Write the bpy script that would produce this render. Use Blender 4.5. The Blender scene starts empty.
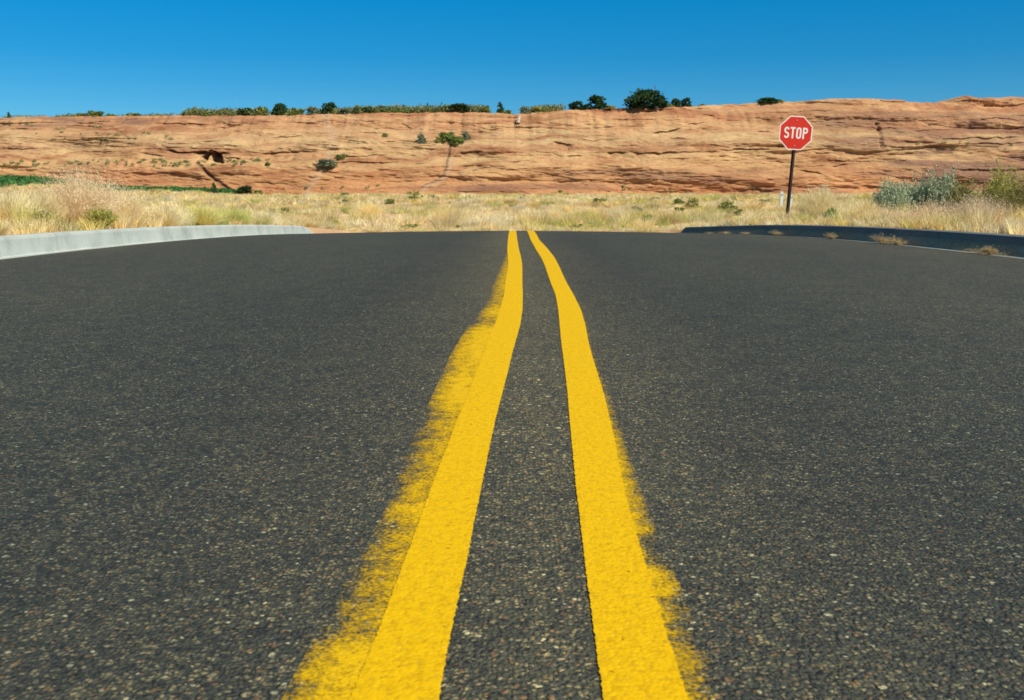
import bpy, math, random
import numpy as np
from mathutils import Vector
R = math.radians
S = bpy.context.scene
C = S.collection
rng = np.random.default_rng(11)
random.seed(5)

# ------------------------------------------------------------------ camera
F = 995.6
PITCH = math.atan(160/F)
CZ = 0.55
cam = bpy.data.cameras.new('camera'); cam.lens = 35; cam.sensor_width = 36
cam.clip_start = 0.05; cam.clip_end = 8000
cam.dof.use_dof = True; cam.dof.focus_distance = 4.0; cam.dof.aperture_fstop = 13.0
camo = bpy.data.objects.new('camera', cam); C.objects.link(camo)
camo.location = (0, 0, CZ); camo.rotation_euler = (R(90)-PITCH, 0, 0)
S.camera = camo
# ------------------------------------------------------------------ world, sun, exposure
SUN_EL, SUN_AZ = 47, 130
w = bpy.data.worlds.new('World'); S.world = w; w.use_nodes = True
nt = w.node_tree; bg = nt.nodes['Background']
sky = nt.nodes.new('ShaderNodeTexSky'); sky.sky_type = 'NISHITA'; sky.sun_disc = False
sky.sun_elevation = R(SUN_EL); sky.sun_rotation = R(SUN_AZ)
sky.altitude = 1500; sky.air_density = 1.0; sky.dust_density = 0.0; sky.ozone_density = 3.0
tint = nt.nodes.new('ShaderNodeMix'); tint.data_type = 'RGBA'; tint.blend_type = 'MULTIPLY'
tint.inputs[0].default_value = 1.0
tc = nt.nodes.new('ShaderNodeTexCoord'); sxyz = nt.nodes.new('ShaderNodeSeparateXYZ'); rp = nt.nodes.new('ShaderNodeValToRGB')
nt.links.new(tc.outputs['Generated'], sxyz.inputs[0]); nt.links.new(sxyz.outputs[2], rp.inputs[0]); nt.links.new(rp.outputs[0], tint.inputs[7])
_e = rp.color_ramp.elements; _e[0].position = 0.06; _e[0].color = (.27, .72, .96, 1); _e[1].position = 1.0; _e[1].color = (.02, .45, .70, 1)
for _p, _c in ((.125, (.08, .68, 1.0, 1)), (.19, (.010, .76, 1.12, 1)), (.35, (.01, .50, .85, 1))):
    _q = _e.new(_p); _q.color = _c
nt.links.new(sky.outputs[0], tint.inputs[6]); nt.links.new(tint.outputs[2], bg.inputs[0])
bg.inputs[1].default_value = 0.078
sl = bpy.data.lights.new('sun', 'SUN'); sl.energy = 5.0; sl.angle = R(0.5); sl.color = (1, 0.92, 0.76)
so = bpy.data.objects.new('sun', sl); C.objects.link(so)
sd = Vector((math.sin(R(SUN_AZ))*math.cos(R(SUN_EL)), math.cos(R(SUN_AZ))*math.cos(R(SUN_EL)), math.sin(R(SUN_EL))))
so.rotation_euler = sd.to_track_quat('Z', 'Y').to_euler()
S.view_settings.view_transform = 'Standard'; S.view_settings.look = 'None'
S.view_settings.exposure = 0.26; S.view_settings.gamma = 1
S.view_settings.use_curve_mapping = False
S.render.resolution_x = 1024; S.render.resolution_y = 700
S.cycles.filter_width = 1.6

# ------------------------------------------------------------------ helpers
def ray(px, py):
    """unit-forward direction of a pixel: X/Y and down/Y"""
    u = (px-512)/F; v = (py-350)/F
    yd = math.cos(PITCH) - v*math.sin(PITCH); dn = math.sin(PITCH) + v*math.cos(PITCH)
    return u/yd, dn/yd
def at(px, py, Y):
    a, b = ray(px, py); return a*Y, Y, CZ-b*Y
def sm(a, b, x):
    t = np.clip((np.asarray(x, float)-a)/(b-a), 0, 1); return t*t*(3-2*t)
def hsh(i, j, s=0):
    v = np.sin(np.asarray(i)*127.1+np.asarray(j)*311.7+s*74.7)*43758.5453
    return v-np.floor(v)
def noise(x, y, s=0):
    x = np.asarray(x, float); y = np.asarray(y, float)
    i = np.floor(x); j = np.floor(y); fx = x-i; fy = y-j
    fx = fx*fx*(3-2*fx); fy = fy*fy*(3-2*fy)
    a = hsh(i, j, s); b = hsh(i+1, j, s); c = hsh(i, j+1, s); d = hsh(i+1, j+1, s)
    return (a*(1-fx)+b*fx)*(1-fy)+(c*(1-fx)+d*fx)*fy
def fbm(x, y, s=0, o=4):
    t = 0; a = .5
    for k in range(o):
        t = t+a*(noise(np.asarray(x)*2**k+k*17.3, np.asarray(y)*2**k+k*9.1, s+k)-.5)*2; a *= .5
    return t
def tag(o, label=None, cat=None, group=None, kind=None):
    if label: o['label'] = label
    if cat: o['category'] = cat
    if group: o['group'] = group
    if kind: o['kind'] = kind
    return o
def mesh_obj(name, V, Fc, mat=None, parent=None, col=None, smooth=False, nper=None):
    """V (n,3) array, Fc: array (m,k) of equal polygons, or a list of polygons"""
    me = bpy.data.meshes.new(name); V = np.asarray(V, np.float32)
    if isinstance(Fc, np.ndarray):
        m, k = Fc.shape
        me.vertices.add(len(V)); me.vertices.foreach_set('co', V.ravel())
        me.loops.add(m*k); me.loops.foreach_set('vertex_index', Fc.astype(np.int32).ravel())
        me.polygons.add(m); me.polygons.foreach_set('loop_start', np.arange(0, m*k, k, dtype=np.int32))
        me.polygons.foreach_set('loop_total', np.full(m, k, np.int32))
        me.update(calc_edges=True); me.validate()
    else:
        me.from_pydata([tuple(v) for v in V], [], [tuple(f) for f in Fc]); me.update()
    if smooth: me.polygons.foreach_set('use_smooth', np.ones(len(me.polygons), bool))
    if col is not None:
        ca = me.color_attributes.new('tone', 'FLOAT_COLOR', 'POINT')
        c = np.ones((len(V), 4), np.float32); c[:, :3] = col; ca.data.foreach_set('color', c.ravel())
    if mat: me.materials.append(mat)
    o = bpy.data.objects.new(name, me); C.objects.link(o)
    if parent: o.parent = parent
    return o
def empty(name, loc, label, cat, group=None, rz=0):
    o = bpy.data.objects.new(name, None); C.objects.link(o); o.location = loc; o.rotation_euler = (0, 0, rz)
    o.empty_display_size = .1
    return tag(o, label, cat, group)
def grid_faces(nr, nc):
    i = np.arange(nr-1)[:, None]*nc+np.arange(nc-1)[None, :]
    return np.stack([i, i+1, i+nc+1, i+nc], -1).reshape(-1, 4)
class MB:
    def __init__(s): s.v = []; s.f = []
    def box(s, c, d, rot=None):
        n = len(s.v); cx, cy, cz = c; dx, dy, dz = (q/2 for q in d)
        for z in (-dz, dz):
            for x, y in ((-dx, -dy), (dx, -dy), (dx, dy), (-dx, dy)): s.v.append((cx+x, cy+y, cz+z))
        for f in ((0, 3, 2, 1), (4, 5, 6, 7), (0, 1, 5, 4), (1, 2, 6, 5), (2, 3, 7, 6), (3, 0, 4, 7)): s.f.append([n+q for q in f])
    def prism(s, pts, y0, y1):
        """pts in the x,z plane, given counter-clockwise seen from -Y"""
        n = len(s.v); k = len(pts)
        for y in (y0, y1): s.v += [(p[0], y, p[1]) for p in pts]
        s.f.append([n+i for i in range(k)]); s.f.append([n+k+i for i in reversed(range(k))])
        for i in range(k): j = (i+1) % k; s.f.append([n+i, n+k+i, n+k+j, n+j])
    def tube(s, pts, rad, k=6):
        n = len(s.v); pts = [Vector(p) for p in pts]
        for i, p in enumerate(pts):
            d = (pts[min(i+1, len(pts)-1)]-pts[max(i-1, 0)]).normalized()
            a = d.cross(Vector((.31, .9, .17))).normalized(); b = d.cross(a)
            for q in range(k):
                t = 2*math.pi*q/k; s.v.append(tuple(p+(a*math.cos(t)+b*math.sin(t))*rad[i]))
        for i in range(len(pts)-1):
            for q in range(k):
                r = (q+1) % k; s.f.append([n+i*k+q, n+i*k+r, n+(i+1)*k+r, n+(i+1)*k+q])
        s.f.append([n+q for q in reversed(range(k))]); s.f.append([n+(len(pts)-1)*k+q for q in range(k)])
    def build(s, name, mat, parent=None): return mesh_obj(name, s.v, s.f, mat, parent)

# ------------------------------------------------------------------ materials
class NT:
    def __init__(s, name, rough=.8, spec=.3):
        s.m = bpy.data.materials.new(name); s.m.use_nodes = True; s.t = s.m.node_tree
        s.b = s.t.nodes['Principled BSDF']; s.b.inputs['Roughness'].default_value = rough
        s.b.inputs['Specular IOR Level'].default_value = spec
    def n(s, ty, **kw):
        x = s.t.nodes.new('ShaderNode'+ty)
        for k, v in kw.items():
            if k[0] == '_': setattr(x, k[1:], v)
            else: x.inputs[int(k[1:]) if k[1:].isdigit() and k[0] == 'i' else k].default_value = v
        return x
    def l(s, a, b): s.t.links.new(a, b)
    def pos(s): return s.n('TexCoord').outputs['Object']
    def mapped(s, scale, src=None, loc=(0, 0, 0)):
        m = s.n('Mapping'); m.inputs['Scale'].default_value = scale; m.inputs['Location'].default_value = loc
        s.l(src or s.pos(), m.inputs[0]); return m.outputs[0]
    def noise(s, vec, scale, detail=4, rough=.55):
        x = s.n('TexNoise'); x.inputs['Scale'].default_value = scale; x.inputs['Detail'].default_value = detail
        x.inputs['Roughness'].default_value = rough; s.l(vec, x.inputs['Vector']); return x.outputs[0]
    def ramp(s, fac, stops, interp='LINEAR'):
        x = s.n('ValToRGB'); e = x.color_ramp.elements; x.color_ramp.interpolation = interp
        while len(e) < len(stops): e.new(.5)
        for q, (p, c) in zip(e, stops):
            q.position = p; q.color = (*c, 1) if isinstance(c, tuple) else (c, c, c, 1)
        s.l(fac, x.inputs[0]); return x.outputs[0]
    def mix(s, fac, a, b, mode='MIX'):
        x = s.n('Mix'); x.data_type = 'RGBA'; x.blend_type = mode
        for v, i in ((fac, 0), (a, 6), (b, 7)):
            if isinstance(v, (int, float)): x.inputs[i].default_value = v
            elif isinstance(v, tuple): x.inputs[i].default_value = (*v, 1)
            else: s.l(v, x.inputs[i])
        return x.outputs[2]
    def math(s, op, a, b=None, clamp=False):
        x = s.n('Math'); x.operation = op; x.use_clamp = clamp
        for v, i in ((a, 0), (b, 1)):
            if v is None: continue
            if isinstance(v, (int, float)): x.inputs[i].default_value = v
            else: s.l(v, x.inputs[i])
        return x.outputs[0]
    def bump(s, h, strength=.5, dist=.01, prev=None):
        x = s.n('Bump'); x.inputs['Strength'].default_value = strength; x.inputs['Distance'].default_value = dist
        s.l(h, x.inputs['Height'])
        if prev: s.l(prev, x.inputs['Normal'])
        return x.outputs[0]
    def base(s, c): s.l(c, s.b.inputs['Base Color'])
    def normal(s, n_): s.l(n_, s.b.inputs['Normal'])

def stones(t, p):
    """height of the aggregate, shared by asphalt and paint"""
    v1 = t.n('TexVoronoi'); v1.inputs['Scale'].default_value = 155; t.l(p, v1.inputs['Vector'])
    v2 = t.n('TexVoronoi'); v2.inputs['Scale'].default_value = 78; t.l(p, v2.inputs['Vector'])
    h1 = t.ramp(v1.outputs['Distance'], [(0, 1.0), (.55, .55), (.9, 0.0)])
    h2 = t.ramp(v2.outputs['Distance'], [(0, 1.0), (.45, .6), (.7, 0.0)])
    return v1, v2, h1, h2

def mat_asphalt():
    t = NT('asphalt', .82, .35); p = t.pos()
    dn = t.n('TexNoise'); dn.inputs['Scale'].default_value = 60; t.l(p, dn.inputs['Vector'])
    wv = t.n('VectorMath'); wv.operation = 'MULTIPLY_ADD'; t.l(dn.outputs['Color'], wv.inputs[0])
    wv.inputs[1].default_value = (.012, .012, .012); t.l(p, wv.inputs[2]); pw = wv.outputs[0]
    v1, v2, h1, h2 = stones(t, pw)
    sep = t.n('SeparateColor'); t.l(v1.outputs['Color'], sep.inputs[0])
    sep2 = t.n('SeparateColor'); t.l(v2.outputs['Color'], sep2.inputs[0])
    agg = t.ramp(sep.outputs[0], [(0, (.012, .013, .015)), (.25, (.042, .042, .040)), (.48, (.085, .076, .058)), (.66, (.155, .125, .082)),
                                  (.80, (.15, .085, .045)), (.86, (.030, .036, .046)), (.93, (.22, .175, .12)), (.988, (.36, .32, .25))], 'CONSTANT')
    big = t.ramp(sep2.outputs[0], [(0, (.05, .05, .05)), (.4, (.16, .13, .09)), (.65, (.12, .07, .045)), (.88, (.30, .27, .21))], 'CONSTANT')
    binder = t.mix(t.noise(p, 3.0, 3), (.024, .025, .026), (.052, .050, .044))
    m1 = t.ramp(v1.outputs['Distance'], [(.30, 1.0), (.62, 0.0)])
    c = t.mix(m1, binder, agg)
    m2a = t.ramp(v2.outputs['Distance'], [(.26, 1.0), (.42, 0.0)])
    m2b = t.ramp(sep2.outputs[1], [(.84, 0.0), (.86, 1.0)])
    c = t.mix(t.math('MULTIPLY', m2a, m2b), c, big)
    # lens vignette painted into the colour, brightest at the centre; then dusty, worn patches
    sx = t.n('SeparateXYZ'); t.l(p, sx.inputs[0])
    ax = t.math('ABSOLUTE', t.math('ADD', sx.outputs[0], t.math('MULTIPLY', t.math('SUBTRACT', t.noise(t.mapped((.5, .12, 1)), 1.0, 2), .5), .45)))
    lane = t.ramp(t.math('MULTIPLY', ax, .2), [(0.0, (1.62, 1.70, 1.24)), (.045, (1.34, 1.46, 1.12)), (.09, (1.0, 1.14, .95)), (.15, (.76, .93, .84)), (.24, (.80, 1.0, .90)), (.40, (.88, 1.08, .96)), (.75, (.95, 1.15, 1.03)), (1.0, (1.15, 1.28, 1.12))])
    lens_falloff_n = lane.node
    c = t.mix(1.0, c, lane, 'MULTIPLY')
    blot = t.ramp(t.noise(t.mapped((1, .35, 1)), .9, 5), [(.3, (.86, .88, .90)), (.7, (1.13, 1.11, 1.07))])
    c = t.mix(1.0, c, blot, 'MULTIPLY')
    mot = t.ramp(t.noise(p, 7, 6, .75), [(.32, (.78, .80, .84)), (.5, (1, 1, 1)), (.68, (1.24, 1.18, 1.08))])
    c = t.mix(1.0, c, mot, 'MULTIPLY')
    gr_ = t.ramp(t.noise(p, 48, 3, .8), [(.34, (.55, .57, .62)), (.5, (1, 1, 1)), (.66, (1.5, 1.4, 1.25))]); c = t.mix(.9, c, gr_, 'MULTIPLY')
    t.base(c)
    n1 = t.bump(h1, 1.0, .0040); n2 = t.bump(t.math('MULTIPLY', h2, m2b), .6, .003, n1)
    n3 = t.bump(t.noise(p, 25, 4), .5, .004, n2); t.normal(n3)
    return t.m
def mat_paint(name, ghost=False, side=1):
    t = NT(name, .85, .12); p = t.pos()
    v1, v2, h1, h2 = stones(t, p)
    at_ = t.n('Attribute'); at_.attribute_name = 'tone'; ss = t.n('SeparateColor'); t.l(at_.outputs['Color'], ss.inputs[0])
    u = ss.outputs[0]
    wear = t.ramp(t.noise(p, 70, 5, .7), [(.36, (.55, .33, .001)), (.5, (.67, .41, .0015)), (.64, (.70, .44, .002))])
    if ghost: wear = t.mix(.5, wear, (.66, .42, .006))
    pits = t.ramp(t.noise(p, 75, 2, .5), [(.24, (.35, .22, .03)), (.29, (1, 1, 1))])
    scr = t.ramp(t.noise(t.mapped((10, 60, 1)), 1.0, 4, .7), [(.24, (.80, .72, .55)), (.34, (1, 1, 1))])
    c = t.mix(1.0, t.mix(1.0, wear, pits, 'MULTIPLY'), scr, 'MULTIPLY')
    t.base(c)
    n1 = t.bump(h1, .5, .0016); c2 = t.mix(t.ramp(v1.outputs['Distance'], [(.62, 0.0), (.9, .3)]), c, (.30, .20, .03)); t.base(c2); t.normal(t.bump(t.noise(p, 30, 4), .5, .004, n1))
    edge = t.noise(p, 90, 4, .7)
    if not ghost:
        a = t.math('GREATER_THAN', u, t.math('SUBTRACT', t.math('MULTIPLY', edge, 1.0), .02))
        pin = t.math('GREATER_THAN', t.noise(p, 95, 2, .5), .16)
        a = t.math('MULTIPLY', a, pin)
    else:
        fine = t.noise(t.mapped((50, 110, 1)), 1.0, 4, .7)          # brush streaks running across the line
        gran = t.noise(p, 170, 2, .6); blo = t.noise(t.mapped((30, 20, 1)), 1.0, 5, .7)
        if side < 0:
            patch = t.ramp(t.noise(t.mapped((1.2, 1.5, 1), None, (3.1, 1.7, 0)), 1.0, 4, .6), [(.34, .38), (.60, 1.0)])
            thr = t.math('SUBTRACT', 1.02, t.math('ADD', t.math('MULTIPLY', u, .50), t.math('ADD', t.math('MULTIPLY', ss.outputs[1], .62), t.math('MULTIPLY', patch, .10))))
        else:
            patch = t.ramp(t.noise(t.mapped((3, 17, 1), None, (3.1, 1.7, 0)), 1.0, 3, .6), [(.40, 0.0), (.58, 1.0)])
            thr = t.math('SUBTRACT', 1.02, t.math('ADD', t.math('MULTIPLY', u, .60), t.math('ADD', t.math('MULTIPLY', ss.outputs[1], .55), t.math('MULTIPLY', patch, .06))))
        mixn = t.math('ADD', t.math('ADD', t.math('MULTIPLY', fine, .18), t.math('MULTIPLY', gran, .40)), t.math('MULTIPLY', blo, .42))
        mixn = t.ramp(mixn, [(.33, 0.0), (.67, 1.0)])
        a = t.math('MULTIPLY', t.math('SUBTRACT', mixn, thr), 1.7, clamp=True)
    t.l(a, t.b.inputs['Alpha'])
    return t.m
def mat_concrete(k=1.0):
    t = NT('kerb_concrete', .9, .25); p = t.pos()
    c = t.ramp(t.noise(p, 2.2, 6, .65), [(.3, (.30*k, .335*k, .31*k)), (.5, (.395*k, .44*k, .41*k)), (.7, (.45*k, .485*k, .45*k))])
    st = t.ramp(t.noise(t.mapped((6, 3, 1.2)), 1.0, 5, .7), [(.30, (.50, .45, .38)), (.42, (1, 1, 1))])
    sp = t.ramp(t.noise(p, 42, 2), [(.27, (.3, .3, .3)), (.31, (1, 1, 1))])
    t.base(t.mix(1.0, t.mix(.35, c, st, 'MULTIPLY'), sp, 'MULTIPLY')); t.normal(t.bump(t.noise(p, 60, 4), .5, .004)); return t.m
def mat_sand():
    t = NT('desert_sand', .95, .1); p = t.pos()
    c = t.ramp(t.noise(p, .25, 6, .6), [(.3, (.44, .27, .15)), (.5, (.55, .37, .21)), (.7, (.62, .46, .28))])
    g = t.ramp(t.noise(p, 25, 4, .7), [(.3, (.7, .68, .66)), (.6, (1.1, 1.08, 1.05))])
    t.base(t.mix(1.0, c, g, 'MULTIPLY')); t.normal(t.bump(t.noise(p, 9, 6, .7), .6, .05)); return t.m
def mat_rock():
    t = NT('sandstone', .93, .12); p = t.pos()
    wr = t.n('TexNoise'); wr.inputs['Scale'].default_value = .03; wr.inputs['Detail'].default_value = 3; t.l(p, wr.inputs['Vector'])
    wv = t.n('VectorMath'); wv.operation = 'MULTIPLY_ADD'; t.l(wr.outputs['Color'], wv.inputs[0])
    wv.inputs[1].default_value = (0, 0, 12); t.l(p, wv.inputs[2])
    wr2 = t.n('TexNoise'); wr2.inputs['Scale'].default_value = .11; wr2.inputs['Detail'].default_value = 4; t.l(p, wr2.inputs['Vector'])
    wv2 = t.n('VectorMath'); wv2.operation = 'MULTIPLY_ADD'; t.l(wr2.outputs['Color'], wv2.inputs[0])
    wv2.inputs[1].default_value = (0, 0, 4); t.l(wv.outputs[0], wv2.inputs[2]); q = wv2.outputs[0]
    beds = t.noise(t.mapped((.018, .03, .50), q), 1.0, 5, .6)
    c = t.ramp(beds, [(.26, (.29, .135, .072)), (.38, (.41, .225, .122)), (.47, (.48, .295, .158)), (.56, (.54, .38, .20)), (.64, (.50, .315, .17)), (.74, (.42, .225, .118))])
    sx = t.n('SeparateXYZ'); t.l(p, sx.inputs[0])
    zz = t.math('ADD', sx.outputs[2], t.math('MULTIPLY', t.math('SUBTRACT', t.noise(t.mapped((.05, .05, .2)), 1.0, 4), .5), 9))
    low = t.ramp(t.math('MULTIPLY', zz, .05), [(0.06, (1.0, .76, .66)), (.35, (1.03, .97, .90)), (.60, (1.02, 1.03, 1.0)), (.85, (1.0, .86, .82))])
    c = t.mix(1.0, c, low, 'MULTIPLY')
    blot = t.ramp(t.noise(t.mapped((.09, .09, .42)), 1.0, 6, .65), [(.36, (.62, .50, .46)), (.46, (.95, .92, .9)), (.55, (1, 1, 1)), (.68, (1.12, 1.12, 1.05))])
    c = t.mix(.9, c, blot, 'MULTIPLY')
    lines = t.ramp(t.noise(t.mapped((.10, .10, 5.0), q), 1.0, 4, .7), [(.30, (.50, .38, .33)), (.38, (.86, .80, .76)), (.46, (1, 1, 1))])
    c = t.mix(.6, c, lines, 'MULTIPLY')
    spk = t.ramp(t.noise(t.mapped((.9, .9, 2.2)), 1.0, 5, .75), [(.30, (.55, .47, .42)), (.42, (1, 1, 1))])
    c = t.mix(.6, c, spk, 'MULTIPLY')
    at_ = t.n('Attribute'); at_.attribute_name = 'tone'; ss = t.n('SeparateColor'); t.l(at_.outputs['Color'], ss.inputs[0])
    c = t.mix(ss.outputs[0], c, (.24, .135, .095))      # desert varnish
    c = t.mix(ss.outputs[1], c, (.045, .04, .035))      # dark tone along the cracks
    c = t.mix(ss.outputs[2], c, (.50, .33, .20))        # sandy soil on top
    t.base(c)
    b = t.bump(t.noise(t.mapped((.25, .25, 3.0), q), 1.0, 6, .65), .9, .7)
    t.normal(t.bump(t.noise(p, 1.4, 5, .7), .5, .35, b)); return t.m
def mat_leaf(name, trans=.35):
    m = bpy.data.materials.new(name); m.use_nodes = True; t = m.node_tree; t.nodes.clear()
    o = t.nodes.new('ShaderNodeOutputMaterial'); d = t.nodes.new('ShaderNodeBsdfDiffuse'); tr = t.nodes.new('ShaderNodeBsdfTranslucent')
    mx = t.nodes.new('ShaderNodeMixShader'); a = t.nodes.new('ShaderNodeAttribute'); a.attribute_name = 'tone'
    mx.inputs[0].default_value = trans
    t.links.new(a.outputs['Color'], d.inputs[0]); t.links.new(a.outputs['Color'], tr.inputs[0])
    t.links.new(d.outputs[0], mx.inputs[1]); t.links.new(tr.outputs[0], mx.inputs[2]); t.links.new(mx.outputs[0], o.inputs[0])
    return m
def mat_flat(name, col, rough=.6, spec=.4, var=.15, sc=8.0):
    t = NT(name, rough, spec); p = t.pos()
    a = tuple(x*(1-var) for x in col); b = tuple(min(1, x*(1+var)) for x in col)
    t.base(t.mix(t.noise(p, sc, 5, .6), a, b)); t.normal(t.bump(t.noise(p, sc*5, 3), .2, .002)); return t.m
M_ASPH = mat_asphalt(); M_YEL = mat_paint('yellow_paint')
M_GHL = mat_paint('worn_yellow_paint', True, -1); M_GHR = mat_paint('scuffed_yellow_paint', True, 1)
M_CON = mat_concrete(); M_CON_SHADED = mat_concrete(.42); M_SAND = mat_sand(); M_ROCK = mat_rock(); M_LEAF = mat_leaf('foliage', .3); M_GRASS = mat_leaf('dry_straw', .32)  # second concrete, right kerb: greyer, with its shade darkened into the colour
M_BARK = mat_flat('bark', (.12, .085, .06), .9, .1, .4, 12)

# ------------------------------------------------------------------ ground profile (road dips away behind its crest)
def D(Y):
    Y = np.asarray(Y, float)
    a = .55+1/770*np.clip(Y-6, 0, 15.2)**2
    return a+np.clip(np.minimum(Y, 31)-21.2, 0, None)*.0418
def road_z(X, Y): return CZ-D(Y)-.07*np.clip(np.abs(X)/4.7, 0, 1)**1.6
def terrain_z(X, Y):
    X = np.asarray(X, float); Y = np.asarray(Y, float)
    g = CZ-D(Y)
    side = sm(4.85, 5.12, np.abs(X))
    lift = .10*(1-sm(24, 33, Y))
    z = g+lift*side+(1-side)*(-.22)*(1-sm(30.4, 30.9, Y))
    z = z+side*(1-sm(24.5, 29, Y))*0
    # bare edge beside the road where the left kerb has stopped
    z = np.where((Y > 30.6), z-.0, z)
    z = z+.05*fbm(X/3.1, Y/3.1, 3)*sm(5.3, 8, np.abs(X)+np.clip(Y-31, 0, 9))
    z = z+.22*fbm(X/16, Y/16, 5, 3)*sm(34, 70, Y+np.clip(np.abs(X)-9, 0, 99)*1.2)
    z = z+2.5*sm(-76, -108, X)*sm(160, 212, Y)+.9*sm(-52, -68, X)*sm(160, 205, Y)
    z = z+1.4*sm(60, 130, X)*sm(120, 215, Y)
    return z
def axis(parts):
    out = []
    for a, b, st in parts: out += list(np.arange(a, b, st))
    return np.array(out)
xs = axis([(-3000, -400, 200), (-400, -120, 12), (-120, -20, 2.0), (-20, -5.4, .3)])
xs = np.concatenate([xs, [-5.4, -5.25, -5.12, -5.0, -4.85, -3, 0]]); xs = np.concatenate([xs, -xs[:-1][::-1]])
ys = np.concatenate([axis([(-2000, -100, 150), (-100, -20, 5), (-20, 6, 1), (6, 30.3, .35)]), [30.4, 30.55, 30.7, 30.9],
                     axis([(31.1, 60, .5), (60, 240, 2.5), (240, 4000, 120)]), [4000]])
GX, GY = np.meshgrid(xs, ys); GZ = terrain_z(GX, GY)
GZ = np.where(np.abs(GX) > 4.95, GZ, np.minimum(GZ, np.where(GY < 30.5, road_z(GX, GY)-.12, GZ)))
gr = mesh_obj('ground', np.stack([GX, GY, GZ], -1).reshape(-1, 3), grid_faces(len(ys), len(xs)), M_SAND, smooth=True)
tag(gr, 'orange desert sand reaching from the road to the foot of the cliff', 'ground', kind='structure')

# ------------------------------------------------------------------ road
rx = np.concatenate([np.linspace(-4.74, -1, 12), np.linspace(-.8, .8, 9), np.linspace(1, 4.74, 12)])
ry = np.concatenate([np.arange(-40, 0, 1.0), np.arange(0, 30.6, .25)])
RX, RY = np.meshgrid(rx, ry)
road = mesh_obj('road', np.stack([RX, RY, road_z(RX, RY)], -1).reshape(-1, 3), grid_faces(len(ry), len(rx)), M_ASPH, smooth=True)
tag(road, 'dark asphalt road with coarse aggregate dipping away behind its crest', 'road', kind='structure')

# line edges: image row, faded outer edge left, left line, right line, faded outer edge right
T = [(231, 509.4, 509.6, 515.8, 526.3, 533, 533.2), (240, 507.7, 507.9, 517.3, 530.6, 539.2, 539.4), (250, 506.8, 507.3, 519, 536.2, 548.6, 548.9),
     (257, 505, 508, 521, 540.9, 554.2, 554.5), (265, 501, 508.5, 522.4, 544.7, 558.5, 558.9), (280, 495, 505.8, 522.2, 549.6, 565, 565.6),
     (295, 489.5, 504, 522.8, 555.6, 573.6, 574.3), (310, 483, 500, 522.5, 558.3, 581, 582), (325, 470.5, 494.7, 520.3, 559.7, 585.3, 586.8),
     (340, 461, 487.7, 516, 561, 588, 590), (355, 452, 483, 511.9, 563, 591.8, 594.5), (375, 444, 475, 507.2, 565.5, 598, 601.5),
     (395, 434.6, 468, 501.9, 567.7, 604, 608.5), (420, 424, 457, 495.5, 569.7, 610, 616), (450, 411, 446, 489, 572.5, 616.5, 625),
     (480, 399, 434, 483, 575.3, 622, 633), (510, 388, 423.5, 476.8, 579, 629, 643), (540, 373, 413, 470.8, 582.4, 638, 654),
     (570, 354, 401.5, 465, 585.7, 647, 667), (600, 339, 390, 458.2, 589.8, 656, 679), (630, 323, 379, 451.6, 594, 665, 690),
     (660, 307, 367, 445.6, 598, 675, 701), (690, 292, 354, 440.5, 602.3, 684, 712), (720, 277, 342, 435, 606.5, 694, 724), (800, 238, 310, 420, 618, 718, 756)]
rows = []
for r in T:
    b = ray(512, r[0])[1]; Y = .55/b
    for _ in range(30): Y = float(D(Y))/b if Y < 20 else Y
    if r[0] == 231: Y = 21.0
    elif Y > 19.5: Y = 19.5
    rows.append([Y]+[ray(x, r[0])[0]*Y for x in r[1:]])
rows = np.array(rows)[::-1]
assert (np.diff(rows[:, 0]) > 0).all(), rows[:, 0]
ext = rows[-1].copy(); ext[0] = 30.4; ext[1:] = rows[-1][1:]+.05
back = rows[0].copy(); back[0] = -40
rows = np.vstack([back, rows, ext])
yy = np.concatenate([np.arange(-40, 0, 1.0), np.arange(0, 6, .02), np.arange(6, 30.4, .06)])
E = [np.interp(yy, rows[:, 0], rows[:, k]) for k in range(1, 7)]
def smo(e):
    k = 13; q = np.pad(e, k, mode='edge'); w_ = np.hanning(2*k+1); w_ /= w_.sum(); o = np.convolve(q, w_, 'valid'); return np.where(yy > 5.5, o, e)
E = [smo(e) for e in E]
def strip(name, a, b, h, mat, ua, pad, label, dens=None):
    """a,b edge arrays; ua(k) gives the mask value on the cross columns"""
    cols = [a-pad, a+pad, (a+b)/2, b-pad, b+pad] if pad else [a+(b-a)*q for q in (0, .25, .5, .75, 1)]
    X = np.stack(cols, 1); Y = np.repeat(yy[:, None], 5, 1); Z = road_z(X, Y)+h
    c = np.zeros((len(yy), 5, 3)); c[..., 0] = np.array(ua)[None, :]
    if dens: c[..., 1] = np.interp(yy, [q[0] for q in dens], [q[1] for q in dens])[:, None]
    o = mesh_obj(name, np.stack([X, Y, Z], -1).reshape(-1, 3), grid_faces(len(yy), 5), mat, road, col=c.reshape(-1, 3), smooth=True)
    tag(o, label); return o
def dn(tab): return sorted((.55/ray(512, p)[1], v) for p, v in tab)
DL = dn([(245, .2), (262, .45), (285, .6), (303, .45), (312, .9), (322, .35), (330, .95), (350, 1.), (372, .8), (380, 1.), (402, 1.), (412, .60), (440, .55), (470, .5), (500, .62), (512, .9), (520, .6), (560, .55), (600, .5), (632, .48), (655, .9), (675, 1.), (690, .7), (700, 1.), (760, .6)])
DR = dn([(380, .3), (420, .6), (450, .75), (480, .85), (530, .85), (545, .35), (562, .4), (570, .95), (594, 1.), (600, .25), (606, .75), (618, .9), (625, .2), (634, .7), (642, .25), (650, .6), (662, .9), (668, .3), (680, .6), (720, .5)])
P = .0045
strip('yellow_line', E[1], E[2], .0022, M_YEL, (0, 1, 1, 1, 0), P, 'left solid yellow centre line')
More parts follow.
